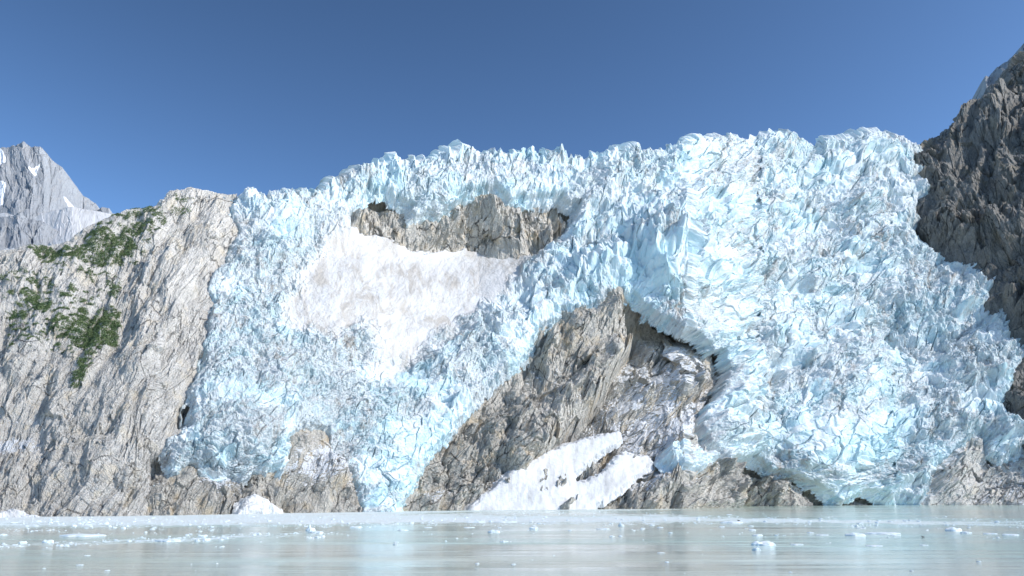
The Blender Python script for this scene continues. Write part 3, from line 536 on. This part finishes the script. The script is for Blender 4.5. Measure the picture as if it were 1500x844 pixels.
k = NT('shrub_leaves'); g = k.n('ShaderNodeNewGeometry'); c = k.mix(k.ramp(k.noise(g.outputs['Position'], .18, 4, .6), .35, .65), (0.075, 0.13, 0.05), (0.15, 0.20, 0.08)); k.put(k.b.inputs['Base Color'], c); k.b.inputs['Roughness'].default_value = .7
sh = rawmesh('shrubbery', V - org, np.arange(len(V)).reshape(-1, 3), k.m, org); tag(sh, 'low dark green shrubs carpeting ledges of the pale ridge', 'shrubs', kind='stuff')

# ------------------------------------------------------------------ boulders on the shore
def boulder_mesh(seed, n=9):
    rg = np.random.default_rng(seed)
    th, ph = np.meshgrid(np.linspace(0, math.pi, n), np.linspace(0, 2 * math.pi, 2 * n, endpoint=False), indexing='ij')
    D = np.stack([np.sin(th) * np.cos(ph), np.sin(th) * np.sin(ph), np.cos(th)], -1)
    pn = rg.normal(size=(14, 3)); pn /= np.linalg.norm(pn, axis=1, keepdims=True); ds = rg.uniform(.55, .95, 14)
    q = np.einsum('ijk,lk->ijl', D, pn); r_ = np.min(np.where(q > .05, ds / np.maximum(q, .05), 9), -1); r_ = np.minimum(r_, 1.15)
    P = D * r_[..., None] * np.array([1, .85, .75]); i = np.arange(P.shape[0] * P.shape[1]).reshape(P.shape[:2]); j = np.roll(i, -1, 1)
    fa = np.stack([i[:-1].ravel(), i[1:].ravel(), j[1:].ravel(), j[:-1].ravel()], -1)
    return P.reshape(-1, 3), fa
k = NT('boulder_rock'); g = k.n('ShaderNodeTexCoord').outputs['Object']; oi = k.n('ShaderNodeObjectInfo').outputs['Random']
n2 = k.noise(g, 2.5, 6, .7); c = k.mix(k.ramp(n2, .4, .65), (.40, .385, .36), (.17, .165, .16)); c = k.mix(k.math('MULTIPLY', oi, .6), c, (.22, .215, .21)); k.put(k.b.inputs['Base Color'], c); k.b.inputs['Roughness'].default_value = .85
k.put(k.b.inputs['Normal'], k.bump(n2, .3)); M_B = k.m
bm_ = []
for i in range(8):
    V, fa = boulder_mesh(50 + i); at = dict(flow=V, iso=V, snow=np.zeros(len(V)))
    o = rawmesh('boulder', V, fa, M_B, link=False); bm_.append(o.data); bpy.data.objects.remove(o)
def boulders(n, region, grid_, g0, smin, smax, label, group):
    gx, gy, GP = grid_; m = 0
    while m < n:
        x = rng.uniform(region[0], region[1]); y = rng.uniform(region[2], region[3])
        p = GP[int((y - g0[1]) / ST), int((x - g0[0]) / ST)]
        if p[2] < -.5: continue
        o = bpy.data.objects.new('boulder', bm_[int(rng.integers(8))]); o.location = p; sz = rng.uniform(smin, smax) * p[1] / F * rng.uniform(.6, 1)
        o.scale = (sz, sz * rng.uniform(.8, 1.1), sz * rng.uniform(.7, 1)); o.rotation_euler = (rng.uniform(-.4, .4), rng.uniform(-.4, .4), rng.uniform(0, 6.28)); COL.objects.link(o); tag(o, label, 'boulder', group); m += 1
boulders(90, (1448, 1512, 672, 738), (kpx, kpy, kP), (1325, 612), 1.2, 5, 'grey boulder in the rubble gully behind the rounded tan outcrop', 'boulders in the rubble gully')
boulders(22, (1186, 1350, 733, 742), (lpx, lpy, lP), (568, 410), 1.0, 3.2, 'dark boulder at the waterline beneath the eastern snout', 'boulders beneath the eastern snout')
boulders(26, (1062, 1104, 716, 741), (lpx, lpy, lP), (568, 410), 1.0, 3.6, 'grey boulder in the shaded nook between the two shore rocks', 'boulders between the shore rocks')

# ------------------------------------------------------------------ drifting ice
def floe_mesh(seed, lumps=1.0, spike=0.0):
    m = 26; u, v = np.meshgrid(np.linspace(-1, 1, m), np.linspace(-1, 1, m)); a = np.arctan2(v, u); rr_ = np.maximum(np.abs(u), np.abs(v))
    X = rr_ * np.cos(a); Y = rr_ * np.sin(a); k1 = 1 + .16 * gn(np.cos(a) * 1.5 + seed, np.sin(a) * 1.5, seed) + .08 * gn(np.cos(a) * 4, np.sin(a) * 4 + seed, seed)
    hgt = np.sqrt(np.clip(1 - rr_ ** 3, 0, 1)) * (.45 + lumps * .7 * np.clip(crags(X * 1.6 + seed, Y * 1.6, seed, 1, 1.4)[0] + .35, 0, 2)) + spike * np.exp(-((X + .25) ** 2 + Y ** 2) * 14) + .06 * gn(X * 6, Y * 6 + seed, seed)
    Z = np.where(rr_ > .97, -.35, hgt)
    i = np.arange(m * m).reshape(m, m); fa = np.stack([i[:-1, :-1].ravel(), i[:-1, 1:].ravel(), i[1:, 1:].ravel(), i[1:, :-1].ravel()], -1)
    return np.stack([X * k1, Y * k1, Z], -1).reshape(-1, 3), fa
k = NT('floe_ice'); g = k.n('ShaderNodeTexCoord').outputs['Object']; k.put(k.b.inputs['Base Color'], k.mix(k.ramp(k.noise(g, 2, 4), .35, .65), (.82, .85, .86), (.66, .79, .84))); k.b.inputs['Roughness'].default_value = .45
k.put(k.b.inputs['Normal'], k.bump(k.noise(g, 5, 4), .15)); M_F = k.m
FM = []
for i in range(7):
    V, fa = floe_mesh(70 + i, [1, .5, 1.2, .3, .8, .6, 1][i], [0, 0, 0, 0, 0, 0, 1.6][i]); o = rawmesh('ice_floe', V, fa, M_F, link=False, smooth=False); FM.append(o.data); bpy.data.objects.remove(o)
def on_water(px, py): t = tz(py); Y = -H / t; return place(px, py, Y)
def floe(px, py, wd, ht, mi, label, group=None, name='ice_floe'):
    p = on_water(np.float64(px), np.float64(py)); m = p[1] / F
    o = bpy.data.objects.new(name, FM[mi]); o.location = (p[0], p[1] + .0, 0.0); hz = ht * m * .42
    o.scale = (wd * m / 2, max(wd * m * .35, .5), hz); o.rotation_euler = (0, 0, rng.uniform(-.3, .3)); COL.objects.link(o); tag(o, label, 'ice floe', group); return o
G1 = 'ice floes drifting on the near water'
for a in [(1118, 799, 33, 12, 0, 'largest humped white floe on the right side of the near water'), (1110, 785, 16, 6, 1, 'domed white floe just behind the largest humped floe'), (1102, 777, 11, 4, 1, 'small flat floe second behind the largest humped floe'),
          (1167, 798, 20, 5, 3, 'lens-shaped low floe just right of the largest humped floe'), (1253, 785, 28, 7, 2, 'lumpy white floe at the left end of a long ragged strip'), (1293, 782, 50, 5, 4, 'long ragged strip of white ice joined to a lumpy floe'),
          (1312, 785, 15, 4, 3, 'flat white floe under the right end of the long ragged strip'), (1280, 800, 26, 5, 3, 'flat elongated floe lying alone in front of the ragged strip'), (1353, 799, 13, 4, 3, 'small flat floe lying alone, nearest to the right edge'),
          (1204, 784, 20, 3.5, 3, 'thin flat floe left of the lumpy one'), (1072, 766, 32, 5, 4, 'low white ice raft carrying a dark seal'), (723, 780, 18, 6, 2, 'peaked white floe in front of the middle slush band'),
          (782, 775, 13, 6, 0, 'small peaked floe touching the middle slush band'), (687, 773, 17, 3.5, 3, 'flat thin floe left of the peaked middle floe'), (455, 778, 14, 9, 6, 'floe with a sharp white pinnacle in the western slush'),
          (122, 785, 62, 7, 5, 'long pale ice raft inside the western slush band'), (70, 795, 16, 8, 0, 'rounded white lump at the western slush edge'), (247, 793, 36, 6, 4, 'long white raft at the end of the western slush streak'),
          (910, 771, 9, 6, 6, 'small pointed floe below the shore rocks'), (1397, 778, 24, 9, 2, 'tall lumpy floe on the edge of the eastern slush band')]:
    floe(*a, group=None)
for a in [(1100, 771, 8, 3), (1187, 781, 10, 3), (1262, 774, 12, 3), (1057, 772, 9, 3), (1415, 781, 16, 5), (1480, 784, 25, 4), (1450, 782, 20, 4), (1068, 754, 9, 2.5), (590, 777, 16, 3), (522, 773, 18, 4), (955, 770, 7, 3), (967, 773, 9, 3),
          (982, 781, 6, 3), (977, 824, 6, 3), (968, 810, 12, 2.5), (883, 775, 20, 3), (627, 773, 12, 3), (740, 765, 35, 5), (697, 765, 30, 6), (463, 780, 22, 4), (297, 786, 14, 5), (117, 828, 10, 2.5), (157, 836, 8, 2.5), (128, 814, 9, 2.5), (20, 766, 12, 3)]:
    floe(*a, int(rng.integers(6)), 'thin flat piece of white ice adrift on the open water', G1)
# brash: the larger fragments one by one, the rest as one mass
N_ = 80000; bx = rng.uniform(-60, 1560, N_); by = rng.uniform(748, 842, N_)
am = slush_amount(bx, by) + .5 * fbm(bx / 40, by / 6, 3, 411); ok = (am > rng.uniform(.14, .5, N_)) & (by > shore(bx) + 2); ok |= (rng.random(N_) < .0007) & (by > shore(bx) + 3)
bx, by = bx[ok], by[ok]; bp = on_water(bx, by); sz = rng.lognormal(-1.75, .6, len(bx)); sz = np.minimum(sz, .8); app = sz / bp[:, 1]
order = np.argsort(-app); big = order[:230]; rest = order[230:]
for i in big:
    o = bpy.data.objects.new('brash_fragment', FM[int(rng.integers(6))]); o.location = (bp[i, 0], bp[i, 1], 0); o.scale = (sz[i], sz[i] * .8, sz[i] * .45); o.rotation_euler = (0, 0, rng.uniform(0, 6.28)); COL.objects.link(o)
    tag(o, 'small white chunk of brash ice floating loose in the slush', 'ice chunk', 'loose chunks of brash ice')
bo = np.array([(0, 0, 1), (1, 0, 0), (.3, .9, 0), (-.8, .6, 0), (-.8, -.6, 0), (.3, -.9, 0)], float); bf = np.array([(0, 1, 2), (0, 2, 3), (0, 3, 4), (0, 4, 5), (0, 5, 1)])
n = len(rest); jit = 1 + rng.uniform(-.3, .3, (n, 6, 3)); V = bo[None] * jit * sz[rest][:, None, None] * np.array([1, .8, .42]); V[:, 1:, 2] -= .05
V = (V + (bp[rest] * np.array([1, 1, 0]))[:, None, :]).reshape(-1, 3); fa = (bf[None] + (np.arange(n) * 6)[:, None, None]).reshape(-1, 3)
org = np.array([0, 220., 0]); br = rawmesh('brash_ice', V - org, fa, M_F, org); tag(br, 'countless tiny bits of brash ice crowding the slush bands', 'brash ice', kind='stuff')
# seals
k = NT('seal_fur'); k.b.inputs['Base Color'].default_value = (.035, .035, .04, 1); k.b.inputs['Roughness'].default_value = .4
def seal(px, py, L, zz, label):
    p = on_water(np.float64(px), np.float64(py)); t = np.linspace(0, 1, 14); a = np.linspace(0, 2 * math.pi, 12, endpoint=False)
    rad_ = np.interp(t, [0, .06, .14, .22, .45, .75, .92, 1], [.01, .07, .10, .09, .17, .12, .05, .02]) * L; zc = np.interp(t, [0, .15, .3, .6, 1], [.30, .28, .17, .14, .10]) * L
    V = np.stack([(t[:, None] - .5) * L + 0 * a, rad_[:, None] * np.cos(a), zc[:, None] + rad_[:, None] * np.sin(a) * .9], -1); i = np.arange(14 * 12).reshape(14, 12); j = np.roll(i, -1, 1)
    fa = np.stack([i[:-1].ravel(), j[:-1].ravel(), j[1:].ravel(), i[1:].ravel()], -1)
    o = rawmesh('seal', V.reshape(-1, 3), fa, k.m, (p[0], p[1], zz), smooth=True); tag(o, label, 'seal')
seal(1082, 765, 1.3, .35, 'tiny dark seal resting on the low white ice raft'); seal(1352, 787, .9, -.05, 'tiny dark seal surfacing alone in open water')
